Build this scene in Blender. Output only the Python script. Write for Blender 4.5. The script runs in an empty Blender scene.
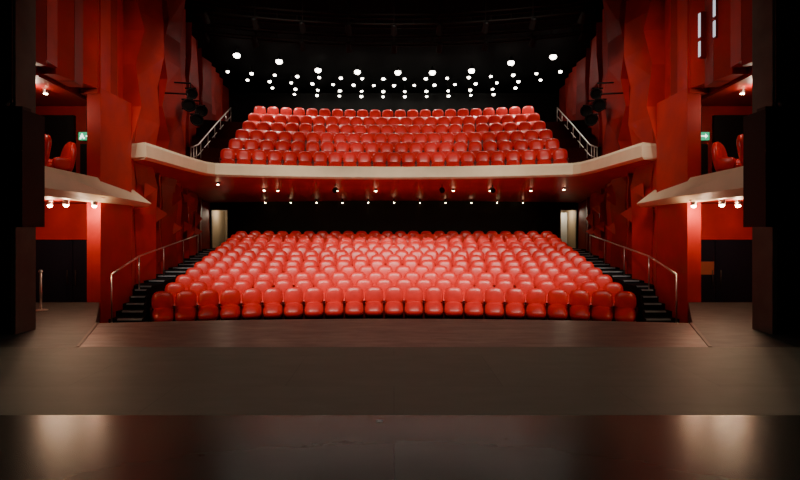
import bpy, math, random
from mathutils import Vector, Matrix
random.seed(7)
S=bpy.context.scene
# ------------------------------------------------------------------ materials
def mat(name,col,rough=.6,spec=.5,metal=0,noise=0,nscale=8,emit=None,estr=0,bump=0,rvar=0,coat=0,stretch=None,sheen=0):
    m=bpy.data.materials.new(name); m.use_nodes=True
    nt=m.node_tree; b=nt.nodes['Principled BSDF']
    b.inputs['Base Color'].default_value=(*col,1); b.inputs['Roughness'].default_value=rough
    b.inputs['Metallic'].default_value=metal; b.inputs['Specular IOR Level'].default_value=spec
    if coat: b.inputs['Coat Weight'].default_value=coat
    if sheen:
        b.inputs['Sheen Weight'].default_value=sheen
        b.inputs['Sheen Tint'].default_value=(1,.4,.33,1)
    if noise or bump or rvar:
        tc=nt.nodes.new('ShaderNodeTexCoord'); mp=nt.nodes.new('ShaderNodeMapping')
        nt.links.new(tc.outputs['Object'],mp.inputs[0])
        if stretch: mp.inputs['Scale'].default_value=stretch
        n=nt.nodes.new('ShaderNodeTexNoise'); n.inputs['Scale'].default_value=nscale; n.inputs['Detail'].default_value=6
        nt.links.new(mp.outputs[0],n.inputs['Vector'])
        if noise:
            r=nt.nodes.new('ShaderNodeValToRGB')
            r.color_ramp.elements[0].position=.3; r.color_ramp.elements[1].position=.72
            r.color_ramp.elements[0].color=(*[c*(1-noise) for c in col],1)
            r.color_ramp.elements[1].color=(*[min(1,c*(1+noise)) for c in col],1)
            nt.links.new(n.outputs['Fac'],r.inputs[0]); nt.links.new(r.outputs[0],b.inputs['Base Color'])
        if rvar:
            mr=nt.nodes.new('ShaderNodeMapRange'); mr.inputs['To Min'].default_value=max(.02,rough-rvar); mr.inputs['To Max'].default_value=rough+rvar
            nt.links.new(n.outputs['Fac'],mr.inputs[0]); nt.links.new(mr.outputs[0],b.inputs['Roughness'])
        if bump:
            bp=nt.nodes.new('ShaderNodeBump'); bp.inputs['Strength'].default_value=bump; bp.inputs['Distance'].default_value=.02
            nt.links.new(n.outputs['Fac'],bp.inputs['Height']); nt.links.new(bp.outputs[0],b.inputs['Normal'])
    if emit:
        b.inputs['Emission Color'].default_value=(*emit,1); b.inputs['Emission Strength'].default_value=estr
    return m
M_seat=mat('red_velvet',(.82,.024,.022),.34,.55,noise=.12,nscale=3,sheen=.22)
M_seatd=mat('seat_shell_dark_red',(.14,.005,.005),.5,.4)
M_black=mat('black_paint',(.006,.006,.006),.6,.3)
M_ceil=mat('black_ceiling',(.003,.003,.003),.9,.05,noise=.3)
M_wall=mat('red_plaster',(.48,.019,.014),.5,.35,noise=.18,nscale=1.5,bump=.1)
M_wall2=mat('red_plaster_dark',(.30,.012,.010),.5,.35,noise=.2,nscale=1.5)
M_soff=mat('soffit_red',(.55,.02,.018),.5,.3,noise=.12,nscale=1)
M_cream=mat('cream_paint',(.86,.73,.50),.45,.4,noise=.05,nscale=2)
M_carp=mat('black_carpet',(.008,.008,.01),.9,.1,noise=.3,nscale=20)
M_carpr=mat('dark_red_carpet',(.04,.004,.004),.9,.1,noise=.3,nscale=20)
M_nose=mat('step_nosing_grey',(.30,.33,.36),.5,.4)
M_metal=mat('brushed_steel',(.75,.66,.6),.3,.5,metal=.9)
M_trim=mat('floor_trim_bronze',(.13,.10,.08),.5,.4)
M_grey=mat('proscenium_grey',(.13,.12,.10),.6,.3,noise=.2,nscale=2)
M_gd=mat('proscenium_dark',(.04,.036,.03),.6,.3,noise=.2,nscale=2)
M_truss=mat('truss_black',(.02,.018,.016),.7,.2)
M_door=mat('dark_door',(.006,.008,.020),.5,.3)
M_warm=mat('lamp_warm',(1,.8,.5),emit=(1,.72,.4),estr=60)
M_white=mat('lamp_white',(1,1,.9),emit=(1,.93,.8),estr=16)
M_cor=mat('corridor_cream',(.55,.45,.32),.6,.3)
M_green=mat('exit_green',(0,.3,.12),emit=(.02,.55,.25),estr=1.0)
M_signw=mat('exit_white',(.8,.9,.8),emit=(.8,1,.85),estr=3)
M_slot=mat('lit_slot_glass',(.8,.85,.9),emit=(.8,.88,1),estr=.8)
def floor_mat(name,col,rough,var,plank,col2,mortar=.003):
    m=mat(name,col,rough); nt=m.node_tree; b=nt.nodes['Principled BSDF']; L=nt.links.new
    tc=nt.nodes.new('ShaderNodeTexCoord')
    br=nt.nodes.new('ShaderNodeTexBrick'); br.inputs['Scale'].default_value=1
    br.inputs['Brick Width'].default_value=plank[0]; br.inputs['Row Height'].default_value=plank[1]
    br.inputs['Mortar Size'].default_value=mortar; br.inputs['Color1'].default_value=(*col,1); br.inputs['Color2'].default_value=(*[c*.9 for c in col],1)
    br.inputs['Mortar'].default_value=(*[c*.5 for c in col],1)
    L(tc.outputs['Object'],br.inputs['Vector'])
    n=nt.nodes.new('ShaderNodeTexNoise'); n.inputs['Scale'].default_value=1.3; n.inputs['Detail'].default_value=9; n.inputs['Roughness'].default_value=.7
    mp=nt.nodes.new('ShaderNodeMapping'); mp.inputs['Scale'].default_value=(.7,2,1)
    L(tc.outputs['Object'],mp.inputs[0]); L(mp.outputs[0],n.inputs['Vector'])
    mx=nt.nodes.new('ShaderNodeMixRGB'); mx.inputs[2].default_value=(*col2,1)
    mr=nt.nodes.new('ShaderNodeMapRange'); mr.inputs['From Min'].default_value=.45; mr.inputs['From Max'].default_value=.8
    mr.inputs['To Max'].default_value=.7
    L(n.outputs['Fac'],mr.inputs[0]); L(mr.outputs[0],mx.inputs[0]); L(br.outputs['Color'],mx.inputs[1]); L(mx.outputs[0],b.inputs['Base Color'])
    if var:
        n2=nt.nodes.new('ShaderNodeTexNoise'); n2.inputs['Scale'].default_value=3; n2.inputs['Detail'].default_value=8
        L(mp.outputs[0],n2.inputs['Vector'])
        m2=nt.nodes.new('ShaderNodeMapRange'); m2.inputs['From Min'].default_value=.3; m2.inputs['From Max'].default_value=.7
        m2.inputs['To Min'].default_value=rough-var; m2.inputs['To Max'].default_value=rough+var
        L(n2.outputs['Fac'],m2.inputs[0]); L(m2.outputs[0],b.inputs['Roughness'])
    return m
M_f1=floor_mat('stage_black_gloss',(.062,.062,.050),.24,0,(2.4,1.2),(.072,.071,.058))
M_f2=floor_mat('stage_black_matte',(.165,.166,.125),.52,.03,(2.4,1.47),(.19,.19,.145))
M_f3=floor_mat('apron_worn_wood',(.19,.14,.115),.36,.07,(1.2,.3),(.45,.35,.29))
M_f4=floor_mat('side_floor_dark',(.032,.032,.03),.5,.05,(2,1),(.05,.048,.044))

# ------------------------------------------------------------------ builder
class B:
    def __init__(s): s.v=[];s.f=[];s.m=[];s.mats=[];s.sm=[]
    def mi(s,m):
        if m not in s.mats: s.mats.append(m)
        return s.mats.index(m)
    def add(s,vs,fs,m,smooth=False):
        o=len(s.v); k=s.mi(m); s.v+= [tuple(p) for p in vs]
        for f in fs: s.f.append([i+o for i in f]); s.m.append(k); s.sm.append(smooth)
    def box(s,x0,x1,y0,y1,z0,z1,m):
        s.prism([(x0,y0),(x1,y0),(x1,y1),(x0,y1)],z0,z1,m)
    def prism(s,pl,z0,z1,m):
        n=len(pl)
        a=sum(pl[i][0]*pl[(i+1)%n][1]-pl[(i+1)%n][0]*pl[i][1] for i in range(n))
        if a<0: pl=pl[::-1]
        vs=[(x,y,z0) for x,y in pl]+[(x,y,z1) for x,y in pl]
        fs=[list(range(n))[::-1],list(range(n,2*n))]+[[i,(i+1)%n,n+(i+1)%n,n+i] for i in range(n)]
        s.add(vs,fs,m)
    def tube(s,pts,r,m,n=8):
        pts=[Vector(p) for p in pts]; vs=[];fs=[]
        for i,p in enumerate(pts):
            t=((pts[min(i+1,len(pts)-1)]-pts[max(i-1,0)])).normalized()
            a=t.cross(Vector((0,0,1)) if abs(t.z)<.9 else Vector((1,0,0))).normalized(); b=t.cross(a)
            for k in range(n):
                q=2*math.pi*k/n; vs.append(p+a*math.cos(q)*r+b*math.sin(q)*r)
        for i in range(len(pts)-1):
            for k in range(n): fs.append([i*n+k,i*n+(k+1)%n,(i+1)*n+(k+1)%n,(i+1)*n+k])
        fs.append(list(range(n))[::-1]); fs.append([(len(pts)-1)*n+k for k in range(n)])
        s.add(vs,fs,m,True)
    def lathe(s,prof,c,d,m,n=16):
        c=Vector(c); d=Vector(d).normalized(); q=d.to_track_quat('Z','Y').to_matrix()
        vs=[];fs=[]
        for r,h in prof:
            for k in range(n):
                t=2*math.pi*k/n; vs.append(c+q@Vector((r*math.cos(t),r*math.sin(t),h)))
        for i in range(len(prof)-1):
            for k in range(n): fs.append([i*n+k,i*n+(k+1)%n,(i+1)*n+(k+1)%n,(i+1)*n+k])
        fs.append(list(range(n))[::-1]); fs.append([(len(prof)-1)*n+k for k in range(n)])
        s.add(vs,fs,m,False)
    def merge(s,o,M):
        base=len(s.v); s.v+=[tuple(M@Vector(p)) for p in o.v]
        mp=[s.mi(m) for m in o.mats]
        s.f+=[[i+base for i in f] for f in o.f]; s.m+=[mp[k] for k in o.m]; s.sm+=o.sm
    def build(s,name,parent=None):
        me=bpy.data.meshes.new(name); me.from_pydata(s.v,[],s.f)
        for m in s.mats: me.materials.append(m)
        me.polygons.foreach_set('material_index',s.m); me.polygons.foreach_set('use_smooth',s.sm); me.update()
        ob=bpy.data.objects.new(name,me); S.collection.objects.link(ob)
        if parent: ob.parent=parent
        return ob
def empty(name):
    e=bpy.data.objects.new(name,None); S.collection.objects.link(e); return e
def spot(name,loc,tgt,e,size,blend=.6,col=(1,.86,.72),r=.1,parent=None):
    l=bpy.data.lights.new(name,'SPOT'); l.energy=e; l.spot_size=math.radians(size); l.spot_blend=blend; l.color=col; l.shadow_soft_size=r
    o=bpy.data.objects.new(name,l); S.collection.objects.link(o); o.location=loc
    o.rotation_euler=(Vector(tgt)-Vector(loc)).to_track_quat('-Z','Y').to_euler()
    if parent:o.parent=parent
    return o
def point(name,loc,e,col=(1,.75,.5),r=.05,parent=None):
    l=bpy.data.lights.new(name,'POINT'); l.energy=e; l.color=col; l.shadow_soft_size=r
    o=bpy.data.objects.new(name,l); S.collection.objects.link(o); o.location=loc
    if parent:o.parent=parent
    return o
def wx(d):
    P=[(10,7.0),(13,7.15),(27.5,9.75),(34,10.5)]
    for (a,x),(b,y) in zip(P,P[1:]):
        if d<=b: return x+(y-x)*(d-a)/(b-a)
    return P[-1][1]
ZC=10.4
# ------------------------------------------------------------------ floors
st=empty('stage')
b=B(); b.box(-12,12,-1.5,4.95,-.95,0,M_f1); b.build('boards_back',st)
b=B(); b.box(-12,12,4.955,7.88,-.95,0,M_f2); b.build('boards_mid',st)
arc=[(x,10.45-.0165*x*x) for x in [i*.55 for i in range(-10,11)]]
b=B(); b.prism([(-4.65,7.885),(4.65,7.885)]+arc[::-1],-.95,0,M_f3); b.build('apron',st)
for s in(-1,1):
    b=B(); b.prism([(s*4.70,7.885),(s*12,7.885),(s*12,12.9),(s*7.12,12.9),(s*5.58,9.97)],-.95,0,M_f4); b.build('side_floor',st)
    b=B(); b.prism([(s*4.655,7.885),(s*4.70,7.885),(s*5.58,9.97),(s*5.52,9.97)],-.95,.006,M_trim); b.build('apron_trim',st)
b=B(); b.box(-12,12,8,34,-1.15,-.96,M_carp); b.build('floor')
b=B(); b.box(-.16,-.10,4.77,4.82,.0,.004,mat('white_tape',(.8,.8,.8),.5)); b.build('floor_tape_mark')

# ------------------------------------------------------------------ seat template
def slab(w,h,t,ex,bulge,m,M,n=20,taper=0):
    out=[]
    for i in range(n):
        a=2*math.pi*(i+.5)/n; c,s_=math.cos(a),math.sin(a)
        x=math.copysign(abs(c)**(2/ex),c)*w/2; z=math.copysign(abs(s_)**(2/ex),s_)*h/2
        x*=1-taper*(z/h)
        out.append((x,z))
    rings=[(.86,t/2),(1,t/4),(1,-t/4),(.88,-t/2),(.5,-t/2-bulge)]
    vs=[];fs=[]
    for k,y in rings:
        for x,z in out: vs.append((x*k,y,z*k))
    for i in range(len(rings)-1):
        for j in range(n): fs.append([i*n+j,(i+1)*n+j,(i+1)*n+(j+1)%n,i*n+(j+1)%n])
    fs.append(list(range(n))); fs.append([(len(rings)-1)*n+j for j in range(n)][::-1])
    bb=B(); bb.add(vs,fs,m,True)
    return bb,M
def seat():
    t=B()
    M=Matrix.Translation((0,.12,.67))@Matrix.Rotation(math.radians(-14),4,'X')
    t.merge(*slab(.57,.56,.13,3.0,.02,M_seat,M,taper=.08))
    M=Matrix.Translation((0,.195,.62))@Matrix.Rotation(math.radians(-14),4,'X')
    t.merge(*slab(.52,.56,.04,4,.0,M_seatd,M,n=12,taper=.12))
    M=Matrix.Translation((0,-.17,.31))@Matrix.Rotation(math.radians(-46),4,'X')
    t.merge(*slab(.55,.50,.17,3.2,.03,M_seat,M))
    for s in(-1,1):
        t.box(s*.29-.02,s*.29+.02,-.20,.14,.02,.48,M_seatd)
        t.box(s*.29-.028,s*.29+.028,-.24,.14,.48,.52,M_seatd)
    t.box(-.25,.25,-.0,.10,.0,.22,M_black)
    return t
T=seat()
def rows(name,n,R0,dR,zf,halfw,pitch):
    e=empty(name)
    for k in range(n):
        R=R0+dR*k; hw=halfw(k); a=math.asin(hw/R); cnt=int(round(2*a*R/pitch))
        if k%2: cnt-=1
        rb=B()
        for i in range(cnt):
            th=(-a+2*a*(i+.5)/cnt)
            j=random.uniform(-.02,.02)
            Mx=Matrix.Translation((R*math.sin(th),R*math.cos(th),zf(k)))@Matrix.Rotation(-th+j,4,'Z')
            rb.merge(T,Mx)
        rb.build('seat_row',e)
    return e
NS=12; R0=16.1; dR=.93
zst=lambda k:-.9+.155*k
rows('theatre_seat_rows',NS,R0,dR,zst,lambda k:6.68+.08*k,.61)
NB=6; RB=21.9; dB=.95; zbl=lambda k:4.05+.57*k
rows('theatre_seat_rows',NB,RB,dB,zbl,lambda k:6.8,.6)
def sector(b,Ra,Rb,hx,z0,z1,m,n=24):
    def ang(R):
        a=.3
        for _ in range(12): a=math.asin(min(.99,hx(R*math.cos(a))/R))
        return a
    aa,ab=ang(Ra),ang(Rb)
    p=[(Ra*math.sin(-aa+2*aa*i/n),Ra*math.cos(-aa+2*aa*i/n)) for i in range(n+1)]
    q=[(Rb*math.sin(-ab+2*ab*i/n),Rb*math.cos(-ab+2*ab*i/n)) for i in range(n+1)]
    vs=[(x,y,z1) for x,y in p]+[(x,y,z1) for x,y in q]+[(x,y,z0) for x,y in p]+[(x,y,z0) for x,y in q]
    N=n+1;fs=[]
    for i in range(n):
        fs+=[[i,i+1,N+i+1,N+i],[2*N+i,i+2*N+1,i+1,i][::1],[N+i,N+i+1,3*N+i+1,3*N+i],[2*N+i,3*N+i,3*N+i+1,2*N+i+1]]
    fs+=[[0,N,3*N,2*N],[n,2*N+n,3*N+n,N+n]]
    b.add(vs,fs,m)
inner=lambda d:6.1+(d-12.9)*(.72/1.8) if d<14.7 else 6.82+(d-14.7)*.072
b=B()
for k in range(1,NS):
    R=R0+dR*k-.42
    sector(b,R,R+dR if k<NS-1 else R+1.0,lambda d:inner(d)-.02,-.95,zst(k)-.002,M_carpr)
b.build('stalls_floor_steps')
b=B()
for k in range(0,NB):
    R=RB+dB*k-.42
    sector(b,R,R+dB if k<NB-1 else 33.2,lambda d:wx(d)-.28,4.0,zbl(k)-.002,M_carpr)
b.build('balcony_floor_steps')
for s in(-1,1):
    e=empty('aisle_staircase')
    b=B(); nb=B(); ds=[12.95+.36*i for i in range(6)]; zs=[-.62+.145*i for i in range(6)]
    tread=(27.35-ds[-1]-.36)/12
    d0=ds[-1]+.36; 
    for i in range(12): ds.append(d0+tread*i); zs.append(zs[5]+.062*(i+1))
    ds.append(27.35)
    for i in range(len(zs)):
        a,c=ds[i],ds[i+1]
        b.prism([(s*inner(a),a),(s*(wx(a)-.04),a),(s*(wx(c)-.04),c),(s*inner(c),c)],-.95,zs[i],M_carp)
        nb.prism([(s*(inner(a)+.03),a-.012),(s*(wx(a)-.3),a-.012),(s*(wx(a)-.3),a+.05),(s*(inner(a)+.03),a+.05)],zs[i]-.03,zs[i]+.006,M_nose)
    b.build('treads',e); nb.build('nosings',e)
    def sz(d):
        for i in range(len(zs)-1,-1,-1):
            if d>=ds[i]: return zs[i]
        return -.9
    h=B()
    pts=[]
    for d in [13.1,13.9,14.8,16,17.5,19,20.5,22,23.5]:
        pts.append((s*(wx(d)-.40+max(0,14.5-d)*.12),d,(.66 if d<13.5 else 1.03 if d>14.5 else .85)+max(0,(d-14.8))*.062))
    h.tube(pts,.026,M_metal)
    for x,y,z in pts[::2]: h.tube([(x,y,sz(y)),(x,y,z)],.018,M_metal,6)
    h.build('handrail',e)
    h=B(); pts=[(s*(wx(20.2)-.75),20.2,4.9),(s*(wx(21.4)-.8),21.4,5.2),(s*(wx(24)-1.15),24.0,6.6),(s*(wx(26.2)-1.5),26.2,7.8)]
    h.tube(pts,.03,M_metal); h.tube([(x,y,z-.42) for x,y,z in pts],.02,M_metal)
    for i in range(9):
        t=i/8*3; k=min(2,int(t)); f=t-k; p=Vector(pts[k]).lerp(Vector(pts[k+1]),f); h.tube([p,(p.x,p.y,p.z-.95)],.018,M_metal,6)
    h.build('balcony_stair_railing')

# ------------------------------------------------------------------ side walls with folded relief
for s,nm in((-1,'left'),(1,'right')):
    b=B()
    b.prism([(s*wx(13),13),(s*wx(27.5),27.5),(s*wx(34),34),(s*(wx(34)+.4),34),(s*(wx(27.5)+.4),27.5),(s*(wx(13)+.2),13)],-1,ZC,M_wall)
    wl=b.build('wall_'+nm)
    b=B(); rnd=random.Random(5)
    d=14.55 ; zl=[-.9,.8,2.0,2.9,3.6,4.9,6.0,7.0,8.0,9.0,ZC]
    while d<32.2:
        w=rnd.uniform(.75,1.3)
        o0,o1=(rnd.uniform(.03,.07),rnd.uniform(.24,.36)) if rnd.random()<.55 else (rnd.uniform(.24,.34),.04)
        vs=[];fs=[]
        zo=rnd.uniform(-.3,.3)
        for q,z in enumerate(zl):
            ja=(.15 if q%2 else -.15)*rnd.uniform(.5,1.2); 
            da,db=d+.03+ja,d+w-.05+ja*.8
            k=rnd.uniform(.55,1.0)*(1.9 if z>4.5 and d<20.5 else 1.35 if z>4.5 else 1)
            zz=z+(zo if 0<q<len(zl)-1 else 0)
            vs+=[(s*(wx(da)-o0*k),da,zz),(s*(wx(db)-o1*k),db,zz),(s*(wx(db)+.02),db,zz),(s*(wx(da)+.02),da,zz)]
        for i in range(len(zl)-1):
            for j in range(4):
                fs.append([4*i+j,4*i+(j+1)%4,4*i+4+(j+1)%4,4*i+4+j])
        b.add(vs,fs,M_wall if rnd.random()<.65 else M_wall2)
        d+=w
    for _ in range(16):
        d=rnd.uniform(15.5,24); z=rnd.choice([rnd.uniform(1.4,3.0),rnd.uniform(1.4,3.0),rnd.uniform(5.5,7.5)])
        w=rnd.uniform(.3,.55); h=rnd.uniform(.4,.75); o=wx(d)-.22
        b.add([(s*o,d,z),(s*(wx(d+w)-.2),d+w,z+.15),(s*(o-.24),d+w*.7,z+h*.55),(s*(wx(d+.1)-.2),d+.1,z+h)],[[0,1,2],[1,3,2],[3,0,2],[0,3,1]],M_wall)
    b.build('folded_panels',wl)
    b=B(); b.prism([(s*7.12,12.94),(s*7.14,14.5),(s*7.45,14.5),(s*7.45,12.94)],-.95,5.2,M_wall); b.build('pillar',wl)
    b=B(); n=8
    for i in range(n):
        a=10.25+i*.53; c=a+.5; o=6.98+(a-10.25)*.07; q=(.0 if i%2 else .12)
        zb=5.05+(.12 if i%3==1 else 0)
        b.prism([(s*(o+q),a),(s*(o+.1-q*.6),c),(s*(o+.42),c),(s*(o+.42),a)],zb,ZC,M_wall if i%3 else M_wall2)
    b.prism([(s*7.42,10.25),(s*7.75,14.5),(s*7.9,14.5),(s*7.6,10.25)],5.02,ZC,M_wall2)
    b.build('gallery_slats',wl)
b=B()
for d,z0,z1 in((12.32,5.75,6.1),(12.32,6.2,6.75),(11.75,6.0,6.35),(11.75,6.45,6.85)):
    b.box(7.05,7.06,d-.04,d+.04,z0,z1,M_slot); b.box(7.06,7.3,d-.05,d+.05,z0-.03,z1+.03,M_wall2)
b.build('window_1')

# ------------------------------------------------------------------ side boxes
for s,nm in((-1,'left'),(1,'right')):
    e=empty('side_box_balcony')
    b=B()
    zt,zb=3.02,2.42
    V=[(s*6.95,10.25,zt),(s*7.22,13.3,zt),(s*7.5,15.0,zt),
       (s*6.82,10.25,zb+.14),(s*6.86,13.2,zb+.14),(s*7.02,15.45,zb+.10),(s*7.64,15.9,zb+.10),
       (s*6.95,10.25,zb),(s*7.02,13.2,zb),(s*7.1,15.35,zb),(s*7.66,15.9,zb),
       (s*7.1,10.25,zt),(s*7.36,13.3,zt),(s*7.62,15.0,zt),
       (s*7.1,10.25,zb),(s*7.36,13.3,zb),(s*7.62,15.0,zb)]
    F=[[0,1,4,3],[1,2,5,4],[2,6,5],[3,4,8,7],[4,5,9,8],[5,6,10,9],[0,11,12,1],[1,12,13,2],[11,14,15,12],[12,15,16,13],[7,8,15,14],[8,9,16,15],[9,10,16],[0,3,7,14,11]]
    b.add(V,F,M_cream); b.build('cream_parapet',e)
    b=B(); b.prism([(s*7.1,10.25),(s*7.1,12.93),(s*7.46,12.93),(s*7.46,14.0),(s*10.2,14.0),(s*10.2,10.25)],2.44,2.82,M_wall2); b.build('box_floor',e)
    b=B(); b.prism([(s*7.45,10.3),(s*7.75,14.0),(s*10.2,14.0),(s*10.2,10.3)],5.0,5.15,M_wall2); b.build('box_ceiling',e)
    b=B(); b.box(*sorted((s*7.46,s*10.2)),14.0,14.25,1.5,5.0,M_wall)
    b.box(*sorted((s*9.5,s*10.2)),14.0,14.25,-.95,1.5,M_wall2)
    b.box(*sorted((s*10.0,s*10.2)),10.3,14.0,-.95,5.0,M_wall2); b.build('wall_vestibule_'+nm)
    b=B(); b.box(*sorted((s*7.46,s*8.45)),14.05,14.12,-.6,1.5,M_door); b.box(*sorted((s*8.47,s*9.5)),14.05,14.12,-.6,1.5,M_door)
    for x in(8.35,8.57): b.tube([(s*x,13.98,.3),(s*x,13.98,.7)],.012,M_gd,6)
    if s>0: b.box(8.02,8.42,14.03,14.05,.58,.92,mat('lit_door_notice',(.2,.035,.015),emit=(1,.2,.06),estr=.06))
    b.build('door_%d'%(1 if s<0 else 2))
    b=B(); b.box(*sorted((s*7.47,s*9.9)),12.9,14.0,-.95,-.6,M_carp); b.build('landing',e)
    b=B(); b.box(*sorted((s*8.35,s*9.5)),13.9,14.0,2.83,4.75,M_black); b.box(*sorted((s*7.47,s*8.2)),13.93,14.0,2.83,4.0,M_black); b.build('dark_curtain')  # black panels stand in for the dark interior of the box
    for x,y,r in((7.75,10.95,.9),(7.95,11.9,.8),(8.0,12.9,.7),(8.6,11.4,.8)):
        c=B()
        M=Matrix.Translation((0,.1,.66))@Matrix.Rotation(math.radians(-10),4,'X')
        c.merge(*slab(.62,.84,.14,2.6,.03,M_seat,M,n=24,taper=.1))
        c.merge(*slab(.54,.5,.16,3,.03,M_seat,Matrix.Translation((0,-.2,.4))@Matrix.Rotation(math.radians(-90),4,'X')))
        for q in(-1,1): c.merge(*slab(.42,.3,.08,3,.0,M_seat,Matrix.Translation((q*.28,-.14,.5))@Matrix.Rotation(math.radians(90),4,'Z')))
        for qx in(-.2,.2):
            for qy in(-.36,.08): c.tube([(qx,qy,0),(qx,qy,.34)],.02,M_black,6)
        ob=c.build('box_armchair'); ob.location=(s*x,y,2.82); ob.rotation_euler=(0,0,s*r*.9)
    b=B(); X=s*7.95; b.box(X-.2,X+.2,13.78,13.84,4.08,4.28,M_green)
    y0,y1=13.772,13.78
    b.box(X-.13,X-.09,y0,y1,4.2,4.24,M_signw); b.prism([(X-.15,y0),(X-.07,y0),(X-.07,y1),(X-.15,y1)],4.14,4.195,M_signw)
    b.box(X-.17,X-.13,y0,y1,4.1,4.14,M_signw); b.box(X-.08,X-.04,y0,y1,4.11,4.145,M_signw)
    b.box(X-.01,X+.1,y0,y1,4.165,4.195,M_signw)
    b.add([(X+.09,y0,4.12),(X+.16,y0,4.18),(X+.09,y0,4.24)],[[0,1,2]],M_signw)
    b.tube([(X,13.81,4.28),(X,13.81,5.02)],.012,M_black,6)
    b.build('exit_sign')
    b=B(); le=empty('box_downlights')
    for x,y in((8.0,12.4),(7.5,12.2),(7.08,12.6)):
        b.lathe([(.06,0),(.075,.1)],(s*x,y,2.33),(0,0,1),M_metal,12)
        b.lathe([(.03,-.04),(.055,-.01),(.055,.01)],(s*x,y,2.315),(0,0,1),M_warm,12)
        point('downlight',(s*x,y,2.2),27,(1,.66,.42),.04,le)
    b.build('lamp_cans',le)
    b=B(); b.lathe([(.05,0),(.06,.08)],(s*8.1,12.4,4.92),(0,0,1),M_metal,12); b.lathe([(.045,0),(.045,.01)],(s*8.1,12.4,4.905),(0,0,1),M_warm,12)
    l2=empty('box_ceiling_light'); b.build('can',l2); point('bulb',(s*8.1,12.0,4.8),18,(1,.75,.55),.04,l2)
    b=B(); b.box(*sorted((s*6.95,s*12)),9.9,10.25,0,ZC,M_grey)
    b.build('proscenium_wall_'+nm)
    b=B(); b.box(*sorted((s*6.36,s*7.0)),8.9,9.3,0,ZC,M_gd); b.box(*sorted((s*6.28,s*6.36)),8.85,9.35,0,ZC,M_grey); b.box(*sorted((s*7.0,s*12)),8.9,9.1,0,ZC,M_gd); b.build('proscenium_column_'+nm)
    e=empty('hanging_loudspeaker'); b=B(); x0,x1=5.75,6.6
    b.box(*sorted((s*x0,s*x1)),8.25,8.78,1.78,3.6,M_black)
    for zz in(2.35,2.95): b.box(*sorted((s*(x0-.01),s*(x1+.01))),8.22,8.25,zz,zz+.02,M_gd)
    b.box(*sorted((s*(x0+.04),s*(x1-.04))),8.235,8.25,1.85,3.53,M_carp)
    b.build('cabinet',e)
    b=B(); b.tube([(s*6.1,8.5,3.6),(s*6.1,8.5,ZC)],.015,M_black,6); b.tube([(s*6.2,8.5,3.7),(s*6.35,8.88,3.9)],.03,M_gd,6)
    b.prism([(s*5.85,8.4),(s*6.3,8.4),(s*6.3,8.6),(s*5.85,8.6)],3.6,3.68,M_gd); b.build('hanger',e)
    for dd,zz,oo,sc in((18.6,6.15,.95,1.5),(19.8,5.9,1.0,1.5),(21.0,6.5,.95,1.5),(19.4,6.75,.9,1.3)):
        b=B(); c=Vector((s*(wx(dd)-oo),dd,zz)); dr=Vector((-s*.6,-1,-.35))
        b.lathe([(r*sc,h*sc) for r,h in[(.05,-.2),(.11,-.15),(.12,.1),(.15,.13),(.15,.25),(.13,.25),(.12,.16)]],c,dr,M_black,14)
        b.tube([c+Vector((0,0,.12)),c+Vector((0,0,.36)),(s*(wx(dd)-.1),dd,zz+.4)],.03,M_black,6)
        b.box(c.x-.2,c.x+.2,c.y-.02,c.y+.02,c.z+.15,c.z+.2,M_black)
        b.build('stage_spotlight')
    b=B(); X=s*7.65; b.tube([(X,11.55,.02),(X,11.55,.82)],.025,M_metal); b.lathe([(.14,0),(.14,.015),(.03,.035)],(X,11.55,0),(0,0,1),M_metal); b.lathe([(.025,0),(.045,.02),(.03,.06)],(X,11.55,.82),(0,0,1),M_metal)
    if s<0: b.build('stanchion_post')

# ------------------------------------------------------------------ main balcony
half=[(6.55*i/8, math.sqrt(20.5**2-(6.55*i/8)**2)) for i in range(9)]+[(6.78,19.0),(6.88,18.2),(6.95,17.0),(6.98,15.8),(7.02,14.9),(7.34,15.15)]
back=[(9.6*i/8,27.58) for i in range(9)]+[(wx(24)-.02,24),(wx(22)-.02,22),(wx(19.5)-.02,19.5),(wx(17.5)-.02,17.5),(wx(15.8)-.02,15.8),(wx(15.3)-.02,15.3)]
fr=[(-x,y) for x,y in half[:0:-1]]+half; bk=[(-x,y) for x,y in back[:0:-1]]+back
N=len(fr)
def norm(i):
    a=Vector(fr[max(i-1,0)]);c=Vector(fr[min(i+1,N-1)]);t=(c-a).normalized(); return Vector((t.y,-t.x))
e=empty('balcony')
prof=[(.0,3.73),(.04,3.72),(.14,3.79),(.14,4.12),(.10,4.20),(-.12,4.20),(-.12,3.95)]
V=[];F=[]
for i in range(N):
    n=norm(i)
    for o,z in prof: V.append((fr[i][0]+n.x*o,fr[i][1]+n.y*o,z))
k=len(prof)
for i in range(N-1):
    for j in range(k-1): F.append([i*k+j,(i+1)*k+j,(i+1)*k+j+1,i*k+j+1])
F+= [list(range(k)),[(N-1)*k+j for j in range(k)][::-1]]
b=B(); b.add(V,F,M_cream); b.build('cream_fascia',e)
V=[];F=[];Q=6
for i in range(N):
    a=Vector(fr[i]);c=Vector(bk[i])
    for q in range(Q+1):
        p=a.lerp(c,q/Q); V.append((p.x,p.y,3.80-.068*(p-a).length))
for i in range(N-1):
    for q in range(Q): F.append([i*(Q+1)+q,i*(Q+1)+q+1,(i+1)*(Q+1)+q+1,(i+1)*(Q+1)+q])
b=B(); b.add(V,F,M_soff); b.build('soffit',e)
V=[(x,y,3.99) for x,y in fr]+[(x,y,3.99) for x,y in bk]
b=B(); b.add(V,[[i,i+1,N+i+1,N+i] for i in range(N-1)],M_carp); b.build('deck',e)
le=e; b=B()
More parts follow.
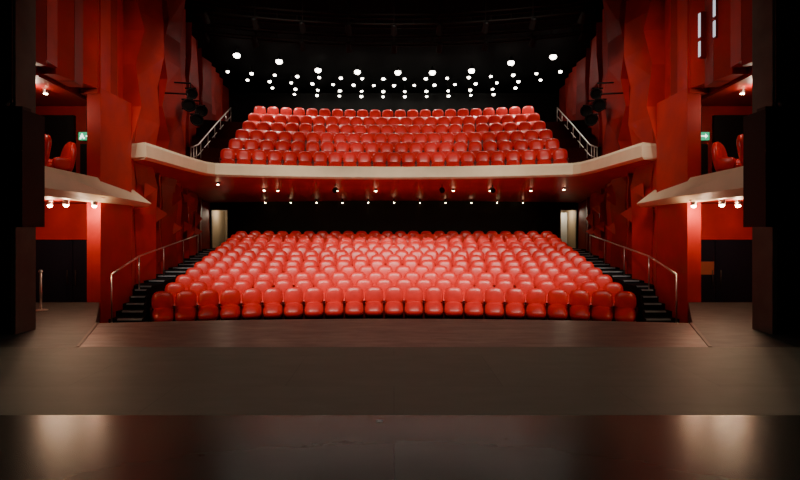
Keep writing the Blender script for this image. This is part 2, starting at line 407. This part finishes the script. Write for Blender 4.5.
for x,y in((-5.6,23.0),(-5.05,23.2),(-2.5,23.4),(-.8,23.5),(2.6,23.4),(5.9,23.0),(7.2,22.6),(-7.0,21.2),(4.2,23.3)):
    z=3.8-.068*(y-math.sqrt(20.5**2-min(6.6,abs(x))**2))-.02
    b.lathe([(.055,-.06),(.065,.03)],(x,y,z),(0,0,1),M_black,12); b.lathe([(.025,-.02),(.045,-.0),(.045,.01)],(x,y,z-.075),(0,0,1),M_warm,12)
for i in range(11):
    x=-6.5+i*1.3; y=26.9; z=3.22
    b.lathe([(.04,-.03),(.05,.15)],(x,y,z),(0,0,1),M_black,10); b.lathe([(.015,-.02),(.028,0),(.028,.01)],(x,y,z-.045),(0,0,1),M_warm,10)
for x in(-3.1,0.0,3.1,-6.2,6.2):
    spot('soffit_downlight',(x,23.4,3.45),(x*1.0,24.2,0),90,140,.8,(1,.82,.64),.08,le)
b.build('soffit_lamp_cans',le)
b=B()
for x in(-2.45,2.0,4.1):
    b.lathe([(.06,-.15),(.1,-.1),(.11,.12)],(x,22.2,3.45),(0,-1,-.3),M_black,12); b.tube([(x,22.2,3.5),(x,22.2,3.7)],.02,M_black,6)
b.build('soffit_projectors',e)
b=B(); b.box(-8.55,8.55,27.6,27.9,.0,3.45,M_black)
for s in(-1,1):
    b.box(*sorted((s*9.5,s*10.2)),27.6,27.9,0,3.45,M_black); b.box(*sorted((s*8.55,s*9.5)),27.6,27.9,2.85,3.45,M_black)
b.build('wall_stalls_back')
b=B(); b.box(-9.7,9.7,26.45,27.59,.6,.84,M_carp); b.build('floor_rear_crossover')
for i,s in enumerate((-1,1)):
    b=B(); lo,hi=sorted((s*8.55,s*9.5))
    b.box(lo,hi,27.9,30,.7,.85,M_carp); b.box(lo-.1,lo,27.9,30,.85,3,M_cor); b.box(hi,hi+.1,27.9,30,.85,3,M_cor); b.box(lo,hi,30,30.1,.85,3,M_cor); b.box(lo,hi,27.9,30,2.95,3.0,M_cor)
    b.box(lo+.5 if s<0 else hi-.42,lo+.86 if s<0 else hi-.08,29.0,29.05,.9,2.75,mat('white_door_leaf',(.8,.88,.9),.5))
    b.box(lo-.0,lo+.06,27.55,27.6,.85,2.88,M_gd);b.box(hi-.06,hi,27.55,27.6,.85,2.88,M_gd);b.box(lo,hi,27.55,27.6,2.82,2.9,M_gd)
    o=b.build('door_%d'%(3+i)); point('corridor_lamp',((lo+hi)/2,28.5,2.7),16,(1,.85,.65),.08,o)
b=B(); b.tube([(-7.4,26.75,1.62),(7.4,26.75,1.62)],.025,M_gd)
for i in range(9): b.tube([(-7.2+1.8*i,26.75,.84),(-7.2+1.8*i,26.75,1.62)],.02,M_gd,6)
b.build('crossover_rail')
b=B(); b.box(-11,11,33.4,33.7,-1,ZC,M_black); b.build('wall_back')
b=B(); b.box(-12,12,-2,34,ZC,ZC+.2,M_ceil); b.build('ceiling')

# ------------------------------------------------------------------ ceiling downlights
le=empty('ceiling_downlights'); b=B()
def can(x,y,z,r,m):
    b.lathe([(r*.85,.0),(r*.8,r*1.0),(r*.4,r*1.5)],(x,y,z),(0,0,1),M_black,14)
    b.lathe([(r*.3,-r*.8),(r*.7,-r*.6),(r*.95,-r*.25),(r,0),(r*.85,r*.3)],(x,y,z),(0,0,1),m,14)
    b.tube([(x,y,z+r*1.4),(x,y,ZC)],.012,M_black,6)
big=[(-7.4,25.1),(-5.6,26.0),(-3.9,27.4),(-1.9,27.7),(.2,27.8),(2.0,27.8),(4.0,27.5),(5.75,26.2),(7.55,25.3)]
for x,y in big:
    can(x,y,10.02,.165,M_white)
    spot('downlight',(x,y,9.75),(x*.85,y-1.2,4.5),360,85,.7,(1,.86,.72),.15,le)
for R,n,hw in((28.9,16,8.6),(30.2,15,8.0),(31.5,12,7.0),(32.7,10,6.0)):
    for i in range(n):
        x=-hw+2*hw*i/(n-1); a=math.asin(x/R); y=R*math.cos(a)
        can(x,y,10.0,.10 if i%2 else .085,M_white)
b.build('lamp_cans',le)
for R,z in((19.5,9.3),(22.3,9.6)):
    b=B()
    for dz in(0,.35):
        for dy in(0,.35):
            b.tube([((R+dy)*math.sin(a),(R+dy)*math.cos(a),z+dz) for a in [(-.36+.72*i/20) for i in range(21)]],.03,M_truss,6)
    for i in range(21):
        a=-.36+.72*i/20; b.tube([(R*math.sin(a),R*math.cos(a),z),((R+.35)*math.sin(a+.0),(R+.35)*math.cos(a+.0),z+.35)],.018,M_truss,5)
    for i in range(9):
        a=-.34+.68*i/8; x,y=R*math.sin(a),R*math.cos(a)
        b.lathe([(.06,-.2),(.1,-.15),(.12,.2)],(x,y,z-.2),(-x*.02,1,-.9),M_black,10)
        b.tube([(x,y,z),(x,y,ZC)],.02,M_truss,5)
    b.build('lighting_truss')
# added bar out of view: spots brighten stalls, balcony, walls and stage
e=empty('front_lighting_bar'); b=B(); b.tube([(-6.1,9.0,9.7),(6.1,9.0,9.7)],.04,M_black)
for x in(-6,6): b.tube([(x,9,9.7),(x,9,ZC)],.03,M_black,6)
for x in(-5.5,-3,0,3,5.5):
    b.lathe([(.1,-.35),(.15,-.3),(.17,.1)],(x,9.0,9.4),(0,.75,-.65),M_black,12)
    spot('fixture_lamp',(x,9.15,9.25),(x*.74,19.6,.2),3100,42,.7,(1,.84,.70),.2,e)
for x in(-4.2,0,4.2):
    spot('fixture_lamp',(x,9.15,9.35),(x*.9,24.5,6.0),2800,33,.7,(1,.84,.70),.2,e)  # added spot with no housing, lifts the balcony seats
for x in(-3,3):
    spot('fixture_lamp',(x,8.8,9.25),(x*.4,6.5,0),170,105,.9,(1,.93,.80),.25,e)  # weak added spot with no housing, lifts the stage floor
for s in(-1,1):  # added spots with no housing, brighten the side walls
    spot('fixture_lamp',(s*2,9.1,9.3),(s*8.2,18.5,2.6),1150,50,.9,(1,.82,.68),.25,e)
    spot('fixture_lamp',(-s*1,9.1,9.3),(s*7.2,12.5,3.6),430,46,.9,(1,.82,.68),.25,e)
b.build('bar',e)
for s in(-1,1):
    o=spot('wall_wash_lamp',(s*4.5,17.5,9.9),(s*9,19.5,3.0),420,75,.9,(1,.82,.64),.2)  # added bare spot that brightens the side wall
w=bpy.data.worlds.new('World'); S.world=w; w.use_nodes=True
w.node_tree.nodes['Background'].inputs[0].default_value=(.9,.8,.66,1); w.node_tree.nodes['Background'].inputs[1].default_value=.016
# ------------------------------------------------------------------ camera
c=bpy.data.cameras.new('camera'); c.lens=24; c.sensor_width=36; c.shift_x=.0075; c.shift_y=-.01; c.clip_start=.05
o=bpy.data.objects.new('camera',c); S.collection.objects.link(o); o.location=(0,0,1.7); o.rotation_euler=(math.pi/2,0,0); S.camera=o
